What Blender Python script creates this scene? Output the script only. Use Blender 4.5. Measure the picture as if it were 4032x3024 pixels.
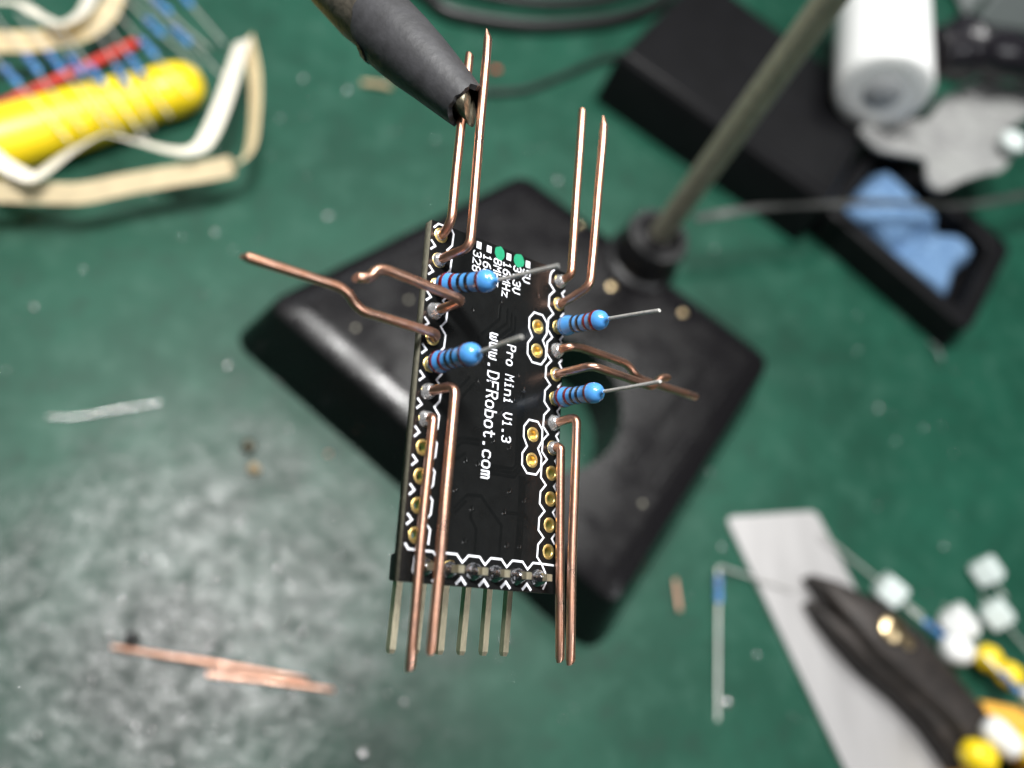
import bpy, bmesh, math, random
from mathutils import Vector, Matrix, noise

# 1 Blender unit = 1 cm (a close-up of a 33 mm circuit board over a workbench)
for o in list(bpy.data.objects):
    bpy.data.objects.remove(o)
sc = bpy.context.scene
C = sc.collection
sc.unit_settings.system = 'METRIC'
sc.unit_settings.scale_length = 0.01
random.seed(7)
PI = math.pi

# ------------------------------------------------------------------ camera
cam_d = bpy.data.cameras.new('camera')
cam = bpy.data.objects.new('camera', cam_d)
C.objects.link(cam)
X = Vector((0.964178924, 0.0, 0.265252714))          # image right
Yd = Vector((0.116571834, -0.898255010, -0.423732162))  # image down
Zf = Vector((0.238264579, 0.439474615, -0.866078549))   # viewing direction
R3 = Matrix((X, -Yd, -Zf)).transposed()
cam.matrix_world = Matrix.Translation((-5.36459, -9.89489, 19.5)) @ R3.to_4x4()
cam_d.sensor_width = 36.0
cam_d.lens = 36.0 * 3350.0 / 4032.0
cam_d.clip_start = 0.05
cam_d.clip_end = 2000.0
cam_d.dof.use_dof = True
cam_d.dof.focus_distance = 8.15
cam_d.dof.aperture_fstop = 0.136     # 2.2 mm pupil of a phone lens
sc.camera = cam

# ------------------------------------------------------------------ world and lamps
w = bpy.data.worlds.new('World')
sc.world = w
w.use_nodes = True
bg = w.node_tree.nodes['Background']
bg.inputs[0].default_value = (0.86, 0.93, 1.0, 1)
bg.inputs[1].default_value = 0.045


def area(name, loc, target, sx, sy, power, col=(1, 1, 1)):
    d = bpy.data.lights.new(name, 'AREA')
    d.shape = 'RECTANGLE'
    d.size, d.size_y = sx, sy
    d.energy = power
    d.color = col
    o = bpy.data.objects.new(name, d)
    C.objects.link(o)
    o.location = loc
    o.rotation_euler = (Vector(target) - Vector(loc)).to_track_quat('-Z', 'Y').to_euler()
    return o


bar = area('bench_lamp_bar', (-9, 5.5, 56), (-9, 5.5, 0), 18, 7, 54000, (1.0, 0.99, 0.97))
bar.rotation_euler = (0, 0, math.radians(153))
area('bench_lamp_key', (15, 25, 60), (0, 0, 4), 10, 10, 22000, (1.0, 0.99, 0.96))
area('ceiling_lamp_front', (72, -62, 110), (0, 0, 0), 80, 14, 50000, (0.97, 0.985, 1.0))
area('ceiling_lamp_back', (-40, 130, 130), (0, 0, 0), 120, 14, 30000, (0.95, 0.98, 1.0))

vs = sc.view_settings
vs.view_transform = 'Standard'
vs.look = 'None'
vs.exposure = -0.12
vs.gamma = 1.0
vs.use_curve_mapping = False
sc.render.engine = 'CYCLES'
sc.cycles.use_denoising = True
sc.cycles.max_bounces = 8
sc.cycles.sample_clamp_indirect = 6.0


# ------------------------------------------------------------------ materials
def mat(name, col, rough=0.5, metal=0.0, var=0.0, vscale=5.0, col2=None, bump=0.0, bscale=20.0,
        rvar=0.0, coat=0.0, stretch=(1, 1, 1), sss=0.0, spec=0.5, detail=4.0):
    m = bpy.data.materials.new(name)
    m.use_nodes = True
    nt = m.node_tree
    N, L = nt.nodes, nt.links
    b = N['Principled BSDF']
    b.inputs['Base Color'].default_value = (*col, 1)
    b.inputs['Roughness'].default_value = rough
    b.inputs['Metallic'].default_value = metal
    b.inputs['Coat Weight'].default_value = coat
    b.inputs['Coat Roughness'].default_value = 0.06
    b.inputs['Specular IOR Level'].default_value = spec
    if sss:
        b.inputs['Subsurface Weight'].default_value = sss
        b.inputs['Subsurface Radius'].default_value = (0.2, 0.2, 0.2)
        b.inputs['Subsurface Scale'].default_value = 0.3
    tc = N.new('ShaderNodeTexCoord')
    mp = N.new('ShaderNodeMapping')
    mp.inputs['Scale'].default_value = stretch
    L.new(tc.outputs['Object'], mp.inputs['Vector'])
    if var or col2 or rvar:
        n = N.new('ShaderNodeTexNoise')
        n.inputs['Scale'].default_value = vscale
        n.inputs['Detail'].default_value = detail
        n.inputs['Roughness'].default_value = 0.6
        L.new(mp.outputs[0], n.inputs['Vector'])
        r = N.new('ShaderNodeValToRGB')
        r.color_ramp.elements[0].position = 0.32
        r.color_ramp.elements[1].position = 0.68
        c2 = col2 if col2 else tuple(c * (1 - var) for c in col)
        r.color_ramp.elements[0].color = (*c2, 1)
        r.color_ramp.elements[1].color = (*col, 1)
        L.new(n.outputs['Fac'], r.inputs['Fac'])
        L.new(r.outputs['Color'], b.inputs['Base Color'])
        if rvar:
            mr = N.new('ShaderNodeMapRange')
            mr.inputs['From Min'].default_value = 0.3
            mr.inputs['From Max'].default_value = 0.7
            mr.inputs['To Min'].default_value = rough + rvar
            mr.inputs['To Max'].default_value = max(0.02, rough - rvar)
            L.new(n.outputs['Fac'], mr.inputs['Value'])
            L.new(mr.outputs[0], b.inputs['Roughness'])
    if bump:
        n2 = N.new('ShaderNodeTexNoise')
        n2.inputs['Scale'].default_value = bscale
        n2.inputs['Detail'].default_value = 3.0
        L.new(mp.outputs[0], n2.inputs['Vector'])
        bp = N.new('ShaderNodeBump')
        bp.inputs['Strength'].default_value = bump
        bp.inputs['Distance'].default_value = 0.02
        L.new(n2.outputs['Fac'], bp.inputs['Height'])
        L.new(bp.outputs[0], b.inputs['Normal'])
    return m


M = {}
M['copper'] = mat('copper', (0.88, 0.54, 0.41), 0.34, 1.0, col2=(0.55, 0.27, 0.17), vscale=5, rvar=0.08,
                  bump=0.05, bscale=40, stretch=(1, 1, 1))
M['copper_cut'] = mat('copper_cut', (0.80, 0.46, 0.34), 0.42, 1.0, var=0.5, vscale=60, bump=0.5, bscale=90)
M['gold'] = mat('gold_plating', (0.95, 0.72, 0.28), 0.34, 0.88, var=0.25, vscale=30, bump=0.08, bscale=80)
M['solder'] = mat('solder', (0.78, 0.78, 0.78), 0.24, 0.75, var=0.4, vscale=30, bump=0.7, bscale=22, rvar=0.08)
M['solder_dark'] = mat('dull_solder', (0.55, 0.55, 0.56), 0.16, 1.0, var=0.5, vscale=25, bump=0.9, bscale=16, rvar=0.06)
M['old_steel'] = mat('oxidised_clip_steel', (0.13, 0.115, 0.09), 0.5, 0.4, col2=(0.05, 0.045, 0.038), vscale=7, bump=0.4, bscale=18)
M['pin'] = mat('pin_brass', (0.66, 0.60, 0.43), 0.42, 0.9, var=0.28, vscale=18, bump=0.12, bscale=50, stretch=(3, .6, 3))
M['steel_lead'] = mat('tinned_lead', (0.68, 0.67, 0.64), 0.40, 0.55, var=0.30, vscale=22, bump=0.2, bscale=70)
M['mask'] = mat('black_solder_mask', (0.0085, 0.009, 0.009), 0.24, 0, var=0.35, vscale=7, bump=0.04, bscale=70, rvar=0.05, spec=0.28)
M['mask_trace'] = mat('black_mask_over_copper', (0.0055, 0.006, 0.006), 0.18, 0, var=0.2, vscale=10)
M['silk'] = mat('white_silkscreen', (0.80, 0.82, 0.88), 0.55, 0, var=0.12, vscale=60)
M['green_ink'] = mat('green_marker_ink', (0.02, 0.30, 0.15), 0.4, 0, var=0.2, vscale=30)
M['edge'] = mat('cut_fibreglass_edge', (0.20, 0.185, 0.13), 0.75, 0, col2=(0.022, 0.021, 0.017), vscale=16,
                stretch=(6, 1.2, 12), bump=0.5, bscale=40, detail=8)
M['black_plastic'] = mat('black_plastic', (0.010, 0.010, 0.011), 0.38, 0, bump=0.15, bscale=40)
M['res_blue'] = mat('resistor_lacquer', (0.075, 0.29, 0.67), 0.24, 0, var=0.10, vscale=14, bump=0.05, bscale=20, coat=0.6)
M['band_red'] = mat('band_red', (0.13, 0.005, 0.010), 0.25, 0, coat=0.5, var=.2, vscale=40)
M['band_brown'] = mat('band_brown', (0.085, 0.012, 0.010), 0.25, 0, coat=0.5, var=.2, vscale=40)
M['band_black'] = mat('band_black', (0.006, 0.008, 0.014), 0.25, 0, coat=0.5)
M['iron'] = mat('black_painted_iron', (0.0075, 0.007, 0.008), 0.27, 0, var=0.35, vscale=1.3, bump=0.22, bscale=7, rvar=0.10, spec=0.28)
M['pole'] = mat('dull_plated_rod', (0.42, 0.40, 0.31), 0.5, 0.35, var=0.3, vscale=4, bump=0.1, bscale=30)
M['sleeve'] = mat('black_rubber_sleeve', (0.046, 0.046, 0.050), 0.50, 0, col2=(0.024, 0.024, 0.026), vscale=6,
                  bump=0.28, bscale=11, rvar=0.07, detail=8)
M['tarnish'] = mat('tarnished_jaw', (0.27, 0.245, 0.18), 0.42, 0.8, col2=(0.07, 0.06, 0.04), vscale=9, bump=0.4, bscale=20)
M['tape'] = mat('white_paper_tape', (0.84, 0.79, 0.68), 0.6, 0, var=0.06, vscale=6)
M['tape_brown'] = mat('manila_paper_tape', (0.88, 0.72, 0.46), 0.6, 0, var=0.15, vscale=3)
M['yellow'] = mat('yellow_plastic', (0.90, 0.66, 0.012), 0.34, 0, var=0.06, vscale=3, sss=0.05)
M['red'] = mat('red_plastic', (0.62, 0.035, 0.022), 0.4, 0, var=0.12, vscale=5)
M['stand'] = mat('black_enamel', (0.006, 0.006, 0.007), 0.42, 0, var=0.3, vscale=1.2, bump=0.12, bscale=12, spec=0.2)
M['sponge'] = mat('blue_sponge', (0.15, 0.265, 0.43), 0.85, 0, col2=(0.07, 0.15, 0.29), vscale=3, bump=0.8, bscale=14)
M['steel'] = mat('brushed_steel', (0.56, 0.55, 0.55), 0.5, 0.8, var=0.14, vscale=2.2, bump=0.1, bscale=25, stretch=(1, .15, 1))
M['dark_steel'] = mat('blackened_steel', (0.042, 0.034, 0.030), 0.55, 0.35, col2=(0.014, 0.012, 0.011), vscale=2.5, bump=0.3, bscale=10)
M['brass'] = mat('worn_brass', (0.80, 0.62, 0.36), 0.28, 1.0, var=0.2, vscale=8, bump=0.2, bscale=20)
M['white'] = mat('white_plastic', (0.82, 0.83, 0.82), 0.38, 0, var=0.05, vscale=3, sss=0.1)
M['white_part'] = mat('white_component_body', (0.72, 0.80, 0.78), 0.4, 0, var=0.10, vscale=8)
M['grey_cloth'] = mat('grey_cloth', (0.30, 0.305, 0.295), 0.75, 0, col2=(0.20, 0.20, 0.20), vscale=1.2, bump=0.3, bscale=8)
M['grey_box'] = mat('pale_grey_plastic', (0.44, 0.45, 0.46), 0.55, 0, var=0.05, vscale=1)
M['rubber'] = mat('black_cable', (0.010, 0.011, 0.011), 0.4, 0, bump=0.05, bscale=10)
M['gloss_black'] = mat('glossy_black_rubber', (0.011, 0.010, 0.013), 0.24, 0, bump=0.06, bscale=6)
M['braid'] = mat('tarnished_braid', (0.30, 0.30, 0.29), 0.38, 0.9, var=0.5, vscale=2.0, bump=0.4, bscale=30)
M['orange'] = mat('orange_plastic', (0.80, 0.42, 0.06), 0.4, 0, var=0.1, vscale=3)
M['tan'] = mat('tan_card', (0.40, 0.30, 0.17), 0.7, 0, var=0.2, vscale=3)


def mat_bench():
    m = bpy.data.materials.new('worn_green_bench_mat')
    m.use_nodes = True
    nt = m.node_tree
    N, L = nt.nodes, nt.links
    b = N['Principled BSDF']
    tc = N.new('ShaderNodeTexCoord')

    def noi(scale, detail=5, rough=0.6):
        n = N.new('ShaderNodeTexNoise')
        n.inputs['Scale'].default_value = scale
        n.inputs['Detail'].default_value = detail
        n.inputs['Roughness'].default_value = rough
        L.new(tc.outputs['Object'], n.inputs['Vector'])
        return n

    def mix(f, a, bb):
        x = N.new('ShaderNodeMix')
        x.data_type = 'RGBA'
        for s, v in ((x.inputs[0], f), (x.inputs[6], a), (x.inputs[7], bb)):
            if hasattr(v, 'links'):
                L.new(v, s)
            elif isinstance(v, tuple):
                s.default_value = (*v, 1)
            else:
                s.default_value = v
        return x.outputs[2]

    def rng(v, a, bb, c=0.0, d=1.0):
        r = N.new('ShaderNodeMapRange')
        r.inputs['From Min'].default_value = a
        r.inputs['From Max'].default_value = bb
        r.inputs['To Min'].default_value = c
        r.inputs['To Max'].default_value = d
        L.new(v, r.inputs['Value'])
        return r.outputs[0]

    def math_(op, a, bb):
        x = N.new('ShaderNodeMath')
        x.operation = op
        for s, v in ((x.inputs[0], a), (x.inputs[1], bb)):
            if hasattr(v, 'links'):
                L.new(v, s)
            else:
                s.default_value = v
        return x.outputs[0]
    big = noi(0.22, 6)
    mid = noi(1.1, 8, 0.7)
    fine = noi(6.0, 4, 0.6)
    green = mix(rng(big.outputs['Fac'], 0.35, 0.65), (0.0045, 0.046, 0.027), (0.009, 0.070, 0.043))
    green = mix(rng(mid.outputs['Fac'], 0.50, 0.66, 0.0, 0.62), green, (0.034, 0.098, 0.070))
    green = mix(rng(mid.outputs['Fac'], 0.47, 0.33, 0.0, 0.7), green, (0.006, 0.035, 0.022))
    # patch of the mat worn and scorched grey by soldering work
    d = N.new('ShaderNodeVectorMath')
    d.operation = 'DISTANCE'
    L.new(tc.outputs['Object'], d.inputs[0])
    d.inputs[1].default_value = (-7.0, -7.2, 0.0)
    dist = math_('ADD', d.outputs['Value'], math_('MULTIPLY', math_('SUBTRACT', noi(0.45, 5).outputs['Fac'], 0.5), 7.0))
    wear = rng(dist, 6.4, 1.0)
    greyc = mix(rng(fine.outputs['Fac'], 0.35, 0.65), (0.014, 0.017, 0.016), (0.055, 0.058, 0.059))
    greyc = mix(rng(mid.outputs['Fac'], 0.45, 0.62), (0.012, 0.018, 0.016), greyc)
    col = mix(math_('MULTIPLY', wear, 0.85), green, greyc)
    L.new(col, b.inputs['Base Color'])
    scuff = noi(2.4, 8, 0.75).outputs['Fac']
    L.new(math_('ADD', 0.30, math_('MULTIPLY', wear, rng(scuff, 0.40, 0.64, -0.04, 0.55))), b.inputs['Specular IOR Level'])
    rough = math_('ADD', rng(mid.outputs['Fac'], 0.3, 0.7, 0.50, 0.36), math_('MULTIPLY', wear, rng(scuff, 0.40, 0.64, -0.04, -0.25)))
    L.new(rough, b.inputs['Roughness'])
    bp = N.new('ShaderNodeBump')
    bp.inputs['Distance'].default_value = 0.050
    L.new(math_('ADD', math_('MULTIPLY', wear, 0.75), 0.10), bp.inputs['Strength'])
    vor = N.new('ShaderNodeTexVoronoi')
    vor.inputs['Scale'].default_value = 4.2
    L.new(tc.outputs['Object'], vor.inputs['Vector'])
    hgt = math_('ADD', noi(2.3, 7, 0.68).outputs['Fac'], math_('MULTIPLY', vor.outputs['Distance'], 0.25))
    L.new(hgt, bp.inputs['Height'])
    L.new(bp.outputs[0], b.inputs['Normal'])
    return m


M['bench'] = mat_bench()


# ------------------------------------------------------------------ helpers
def tag(o, label=None, cat=None, group=None, kind=None):
    if label:
        o['label'] = label
    if cat:
        o['category'] = cat
    if group:
        o['group'] = group
    if kind:
        o['kind'] = kind
    return o


def empty(name, loc=(0, 0, 0), parent=None):
    o = bpy.data.objects.new(name, None)
    o.empty_display_size = 0.1
    C.objects.link(o)
    o.location = loc
    if parent:
        o.parent = parent
    return o


def obj(name, bm, m, parent=None, smooth=True, angle=40):
    me = bpy.data.meshes.new(name)
    bmesh.ops.recalc_face_normals(bm, faces=bm.faces[:])
    if smooth:
        lim = math.radians(angle)
        for f in bm.faces:
            f.smooth = True
        for e in bm.edges:
            if len(e.link_faces) == 2 and e.calc_face_angle(0) > lim:
                e.smooth = False
    bm.to_mesh(me)
    bm.free()
    for x in (m if isinstance(m, (list, tuple)) else [m]):
        me.materials.append(M[x])
    o = bpy.data.objects.new(name, me)
    C.objects.link(o)
    if parent:
        o.parent = parent
    return o


def fillet(pts, r, n=6):
    pts = [Vector(p) for p in pts]
    if len(pts) < 3:
        return pts
    out = [pts[0]]
    for i in range(1, len(pts) - 1):
        a, p, b = pts[i - 1], pts[i], pts[i + 1]
        da, db = (a - p), (b - p)
        t = min(r, da.length * 0.48, db.length * 0.48)
        p0, p1 = p + da.normalized() * t, p + db.normalized() * t
        for k in range(n + 1):
            s = k / n
            out.append(p0 * (1 - s) ** 2 + p * 2 * s * (1 - s) + p1 * s * s)
    out.append(pts[-1])
    return out


def spline(pts, n=8):
    P = [Vector(p) for p in pts]
    P = [P[0] * 2 - P[1]] + P + [P[-1] * 2 - P[-2]]
    out = []
    for i in range(1, len(P) - 2):
        a, b, c, d = P[i - 1], P[i], P[i + 1], P[i + 2]
        for k in range(n):
            t = k / n
            out.append(0.5 * ((2 * b) + (c - a) * t + (2 * a - 5 * b + 4 * c - d) * t * t + (3 * b - a - 3 * c + d) * t ** 3))
    out.append(P[-2])
    return out


def frames(pts):
    T = []
    for i in range(len(pts)):
        a = pts[max(0, i - 1)]
        b = pts[min(len(pts) - 1, i + 1)]
        T.append((b - a).normalized())
    up = Vector((0, 0, 1)) if abs(T[0].z) < 0.9 else Vector((0, 1, 0))
    n = (up - T[0] * up.dot(T[0])).normalized()
    F = []
    for i, t in enumerate(T):
        n = (n - t * n.dot(t)).normalized()
        F.append((t, n, t.cross(n)))
    return F


def tube(bm, pts, r, seg=12, tip=None, square=False, wob=0.0, mi=0, cut=None):
    pts = [Vector(p) for p in pts]
    q = [pts[0]]
    for p in pts[1:]:
        if (p - q[-1]).length > 1e-5:
            q.append(p)
    pts = q
    F = frames(pts)
    rings = []
    for i, (p, (t, n, b)) in enumerate(zip(pts, F)):
        rr = r[i] if isinstance(r, (list, tuple)) else r
        ring = []
        for k in range(seg):
            a = 2 * PI * k / seg + (PI / 4 if square else 0)
            k1 = 1.0
            if wob:
                k1 += wob * noise.noise(Vector((p.x * 9 + math.cos(a), p.y * 9 + math.sin(a), p.z * 9)))
            ring.append(bm.verts.new(p + (n * math.cos(a) + b * math.sin(a)) * rr * k1))
        rings.append(ring)
    if tip:      # pinched, obliquely cut end left by the cutters
        t, n, b = F[-1]
        rr = r[-1] if isinstance(r, (list, tuple)) else r
        ln, fl = tip
        ring = []
        for k in range(seg):
            a = 2 * PI * k / seg
            off = n * math.cos(a) * rr * fl + b * math.sin(a) * rr * 0.96
            ring.append(bm.verts.new(pts[-1] + t * (ln + math.sin(a) * rr * 0.35) + off))
        rings.append(ring)
    fs = []
    for i in range(len(rings) - 1):
        for k in range(seg):
            fs.append(bm.faces.new((rings[i][k], rings[i][(k + 1) % seg], rings[i + 1][(k + 1) % seg], rings[i + 1][k])))
    fs.append(bm.faces.new(list(reversed(rings[0]))))
    fs.append(bm.faces.new(rings[-1]))
    for f in fs:
        f.material_index = mi
    fs[-1].material_index = mi if cut is None else cut
    return fs


def lathe(bm, prof, seg=20, org=(0, 0, 0), axis=(0, 0, 1), cap=True, jit=0.0):
    ax = Vector(axis).normalized()
    q = Vector((0, 0, 1)).rotation_difference(ax)
    org = Vector(org)
    rings = []
    for (r, z) in prof:
        if r < 1e-6:
            rings.append([bm.verts.new(org + q @ Vector((0, 0, z)))])
        else:
            ring = []
            for k in range(seg):
                a = 2 * PI * k / seg
                rr = r * (1 + (jit * noise.noise(Vector((org.x * 7 + math.cos(a) * 1.3, org.y * 7 + math.sin(a) * 1.3, z * 20))) if jit else 0))
                ring.append(bm.verts.new(org + q @ Vector((rr * math.cos(a), rr * math.sin(a), z))))
            rings.append(ring)
    for A, B in zip(rings, rings[1:]):
        for k in range(seg):
            a0, a1 = A[k % len(A)], A[(k + 1) % len(A)]
            b0, b1 = B[k % len(B)], B[(k + 1) % len(B)]
            vs_ = []
            for v in (a0, a1, b1, b0):
                if v not in vs_:
                    vs_.append(v)
            if len(vs_) > 2:
                bm.faces.new(vs_)
    if cap:
        for ring in (rings[0], rings[-1]):
            if len(ring) > 2:
                bm.faces.new(ring)


def box(bm, c, s, rot=None):
    m = Matrix.Translation(Vector(c)) @ (rot.to_4x4() if rot else Matrix.Identity(4)) @ Matrix.Diagonal((*s, 1))
    return bmesh.ops.create_cube(bm, size=1.0, matrix=m)['verts']


def stroke(bm, pts, wd, z=0.0, closed=False):
    """flat printed line: list of (x, y), width wd, at height z"""
    P = [Vector((p[0], p[1])) for p in pts]
    n = len(P)
    L_, R_ = [], []
    for i in range(n):
        if closed:
            a, b = P[i - 1], P[(i + 1) % n]
        else:
            a, b = P[max(0, i - 1)], P[min(n - 1, i + 1)]
        p = P[i]
        d0 = (p - a).normalized() if (p - a).length > 1e-6 else (b - p).normalized()
        d1 = (b - p).normalized() if (b - p).length > 1e-6 else d0
        n0, n1 = Vector((-d0.y, d0.x)), Vector((-d1.y, d1.x))
        m = (n0 + n1)
        m = m.normalized() if m.length > 1e-4 else n0
        k = min(1.6, 1 / max(0.3, m.dot(n0)))
        e = Vector((0, 0))
        if not closed and i == 0:
            e = -d1 * wd * 0.4
        if not closed and i == n - 1:
            e = d0 * wd * 0.4
        L_.append(bm.verts.new((*(p + m * k * wd / 2 + e), z)))
        R_.append(bm.verts.new((*(p - m * k * wd / 2 + e), z)))
    for i in range(n if closed else n - 1):
        j = (i + 1) % n
        bm.faces.new((L_[i], R_[i], R_[j], L_[j]))


def rounded_poly(pts, r, n=6):
    P = [Vector((*p, 0)) for p in pts]
    out = []
    m = len(P)
    for i in range(m):
        a, p, b = P[i - 1], P[i], P[(i + 1) % m]
        rr = r[i] if isinstance(r, (list, tuple)) else r
        t = min(rr, (a - p).length * 0.45, (b - p).length * 0.45)
        p0, p1 = p + (a - p).normalized() * t, p + (b - p).normalized() * t
        for k in range(n + 1):
            s = k / n
            out.append(p0 * (1 - s) ** 2 + p * 2 * s * (1 - s) + p1 * s * s)
    return [(v.x, v.y) for v in out]


def plate_bm(outer, holes, thick, bevel=0.0, z0=0.0):
    """solid plate with real holes, from a filled 2-D outline"""
    cu = bpy.data.curves.new('outline', 'CURVE')
    cu.dimensions = '2D'
    cu.fill_mode = 'BOTH'
    for ring in [outer] + holes:
        sp = cu.splines.new('POLY')
        sp.points.add(len(ring) - 1)
        for i, p in enumerate(ring):
            sp.points[i].co = (p[0], p[1], 0, 1)
        sp.use_cyclic_u = True
    cu.extrude = max(1e-5, thick / 2 - bevel)
    cu.bevel_depth = bevel
    cu.bevel_resolution = 3
    if bevel:
        cu.offset = -bevel
    t = bpy.data.objects.new('outline', cu)
    C.objects.link(t)
    dg = bpy.context.evaluated_depsgraph_get()
    me = bpy.data.meshes.new_from_object(t.evaluated_get(dg))
    bm = bmesh.new()
    bm.from_mesh(me)
    bpy.data.objects.remove(t)
    bpy.data.curves.remove(cu)
    bpy.data.meshes.remove(me)
    bmesh.ops.remove_doubles(bm, verts=bm.verts[:], dist=1e-5)
    for v in bm.verts:
        v.co.z += z0 + thick / 2
    return bm


def circle(cx, cy, r, n=24):
    return [(cx + r * math.cos(2 * PI * k / n), cy + r * math.sin(2 * PI * k / n)) for k in range(n)]


def prism(bm, poly, z0, z1, inset=0.0):
    n = len(poly)
    cx = sum(p[0] for p in poly) / n
    cy = sum(p[1] for p in poly) / n

    def ring(z, k):
        return [bm.verts.new((cx + (p[0] - cx) * k, cy + (p[1] - cy) * k, z)) for p in poly]
    e = (z1 - z0) * 0.15
    rs = [ring(z0, 1.0), ring(z1 - e, 1.0 - inset * 0.3), ring(z1, 1.0 - inset)]
    for A, B in zip(rs, rs[1:]):
        for k in range(n):
            bm.faces.new((A[k], A[(k + 1) % n], B[(k + 1) % n], B[k]))
    bm.faces.new(list(reversed(rs[0])))
    bm.faces.new(rs[-1])


def ribbon(bm, pts, width, thick, tilt):
    """paper strip following pts; tilt = angle of its width from vertical per point"""
    pts = [Vector(p) for p in pts]
    rows = []
    for i, p in enumerate(pts):
        t = (pts[min(len(pts) - 1, i + 1)] - pts[max(0, i - 1)]).normalized()
        side = t.cross(Vector((0, 0, 1))).normalized()
        a = tilt[i] if isinstance(tilt, list) else tilt
        wv = (Vector((0, 0, 1)) * math.cos(a) + side * math.sin(a)).normalized()
        nv = t.cross(wv).normalized()
        rows.append([bm.verts.new(p + wv * width * sx / 2 + nv * thick * sy / 2) for sx, sy in ((-1, -1), (1, -1), (1, 1), (-1, 1))])
    for A, B in zip(rows, rows[1:]):
        for k in range(4):
            bm.faces.new((A[k], A[(k + 1) % 4], B[(k + 1) % 4], B[k]))
    bm.faces.new(rows[0])
    bm.faces.new(list(reversed(rows[-1])))


# ------------------------------------------------------------------ the bench
bm = bmesh.new()
box(bm, (8, 12, -1.0), (190, 150, 2.0))
tag(obj('bench_mat', bm, 'bench', smooth=False), kind='structure')

# ================================================================== circuit board
BT = 0.10                       # board thickness, cm


def b(u, v, w_=0.0):            # millimetres on the board -> local cm
    return Vector((u / 10, -v / 10, w_ / 10))


board = empty('circuit_board')
ax_u = Vector((0.9089, 0.0753, -0.4101))
ax_v = Vector((-0.0044, -0.9817, -0.1901))
ax_w = ax_u.cross(-ax_v).normalized()
ax_v2 = ax_w.cross(ax_u).normalized()
board.matrix_world = Matrix.Translation((-4.26361, -5.12125, 12.98369)) @ Matrix((ax_u.normalized(), ax_v2, ax_w)).transposed().to_4x4()
tag(board, 'narrow black circuit board in the clip, copper wires and blue resistors standing on it', 'circuit board')

P = 2.54
holes = [(0.0, i * P) for i in range(12)] + [(15.24, i * P) for i in range(12)]
inner = [(12.54, 5.75), (12.56, 8.29), (12.58, 16.90), (12.60, 19.44)]
header = [(1.27 + i * P, 30.48) for i in range(6)]
outline = [(-1.15, -1.2), (16.0, -1.2), (16.2, 31.85), (-1.35, 31.85)]
bm = plate_bm([tuple(b(*p)[:2]) for p in outline],
              [circle(u / 10, -v / 10, 0.046, 20) for u, v in holes + inner], BT, z0=-BT)
for f in bm.faces:
    f.material_index = 0 if abs(f.normal.z) > 0.7 else 1
sub = obj('substrate', bm, ['mask', 'edge'], board, smooth=False)


def pad(u, v, ro=0.074, ri=0.046, name='plated_hole'):
    bm = bmesh.new()
    lathe(bm, [(ri - 0.003, -BT - 0.002), (ri - 0.003, -0.004), (ri + 0.004, 0.0035), (ro - 0.006, 0.0040), (ro, 0.0005)],
          24, b(u, v), cap=False)
    return obj(name, bm, 'gold', board)


for (u, v) in holes:
    pad(u, v)
for (u, v) in inner:
    o = pad(u, v)
    bm = bmesh.new()
    lathe(bm, [(0.0, -0.060), (0.042, -0.055)], 16, b(u, v), cap=False)
    obj('hole_lining', bm, 'gold', o)
for (u, v) in header:
    bm = bmesh.new()
    lathe(bm, [(0.0, 0.003), (0.07, 0.0035), (0.076, 0.0005)], 24, b(u, v), cap=False)
    obj('plated_hole', bm, 'gold', board)

# ---- silkscreen: outlines -----------------------------------------------------
SZ = 0.0016
LW = 0.0195


def silk(pts, wd=LW, closed=False, name='silkscreen_line', z=SZ):
    bm = bmesh.new()
    stroke(bm, [tuple(b(*p)[:2]) for p in pts], wd, z, closed)
    return obj(name, bm, 'silk', board, smooth=False)


zl = [(0.55, -1.05), (1.1, -1.05)]
zr = [(14.35, -1.05), (14.05, -0.75)]
for i in range(12):
    v = i * P
    zl += [(1.40, v - 0.60), (1.33, v + 0.60)]
    zr += [(13.86, v - 0.55 if i else -0.3), (13.82, v + 0.62)]
    if i < 11:
        zl.append((0.80, v + P / 2))
        zr.append((14.52, v + P / 2))
zr += [(14.45, 29.2), (14.95, 29.95), (15.05, 30.9), (14.75, 31.45)]
silk(zl)
silk(zr)
for i in range(11):
    v = i * P + P / 2
    silk([(-1.0, v - 0.42), (-0.55, v), (-1.0, v + 0.42)], name='silkscreen_chevron')
    silk([(15.95, v - 0.45), (15.58, v), (15.95, v + 0.45)], name='silkscreen_chevron')
silk([(0.45, -1.05), (-0.4, -1.05), (-0.85, -0.55)], name='silkscreen_line')
zb = [(-1.0, 28.75), (-0.65, 29.15)]
for i, (u, v) in enumerate(header):
    zb += [(u - 0.62, 29.15), (u + 0.62, 29.15)]
    if i < 5:
        zb.append((u + P / 2, 29.80))
zb += [(15.95, 29.17)]
silk(zb)
silk([(0.30, 29.45), (0.06, 29.75), (0.0, 30.9), (0.2, 31.35)])
for i in range(5):
    u = header[i][0] + P / 2
    silk([(u - 0.48, 31.62), (u, 31.14), (u + 0.48, 31.62)], name='silkscreen_chevron', wd=0.026)
for (u0, v0) in (inner[0], inner[2]):
    v1 = v0 + P
    ring = [(u0 - .62, v0 - 1.38), (u0 + .52, v0 - 1.38), (u0 + 1.16, v0 - .70), (u0 + 1.18, v0 + .45), (u0 + .70, v0 + P / 2),
            (u0 + 1.2, v1 - .45), (u0 + 1.2, v1 + .55), (u0 + .62, v1 + 1.32), (u0 - .56, v1 + 1.34), (u0 - 1.22, v1 + .62),
            (u0 - 1.26, v1 - .5), (u0 - .70, v0 + P / 2), (u0 - 1.2, v0 + .42), (u0 - 1.22, v0 - .62)]
    silk(ring, closed=True)

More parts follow.
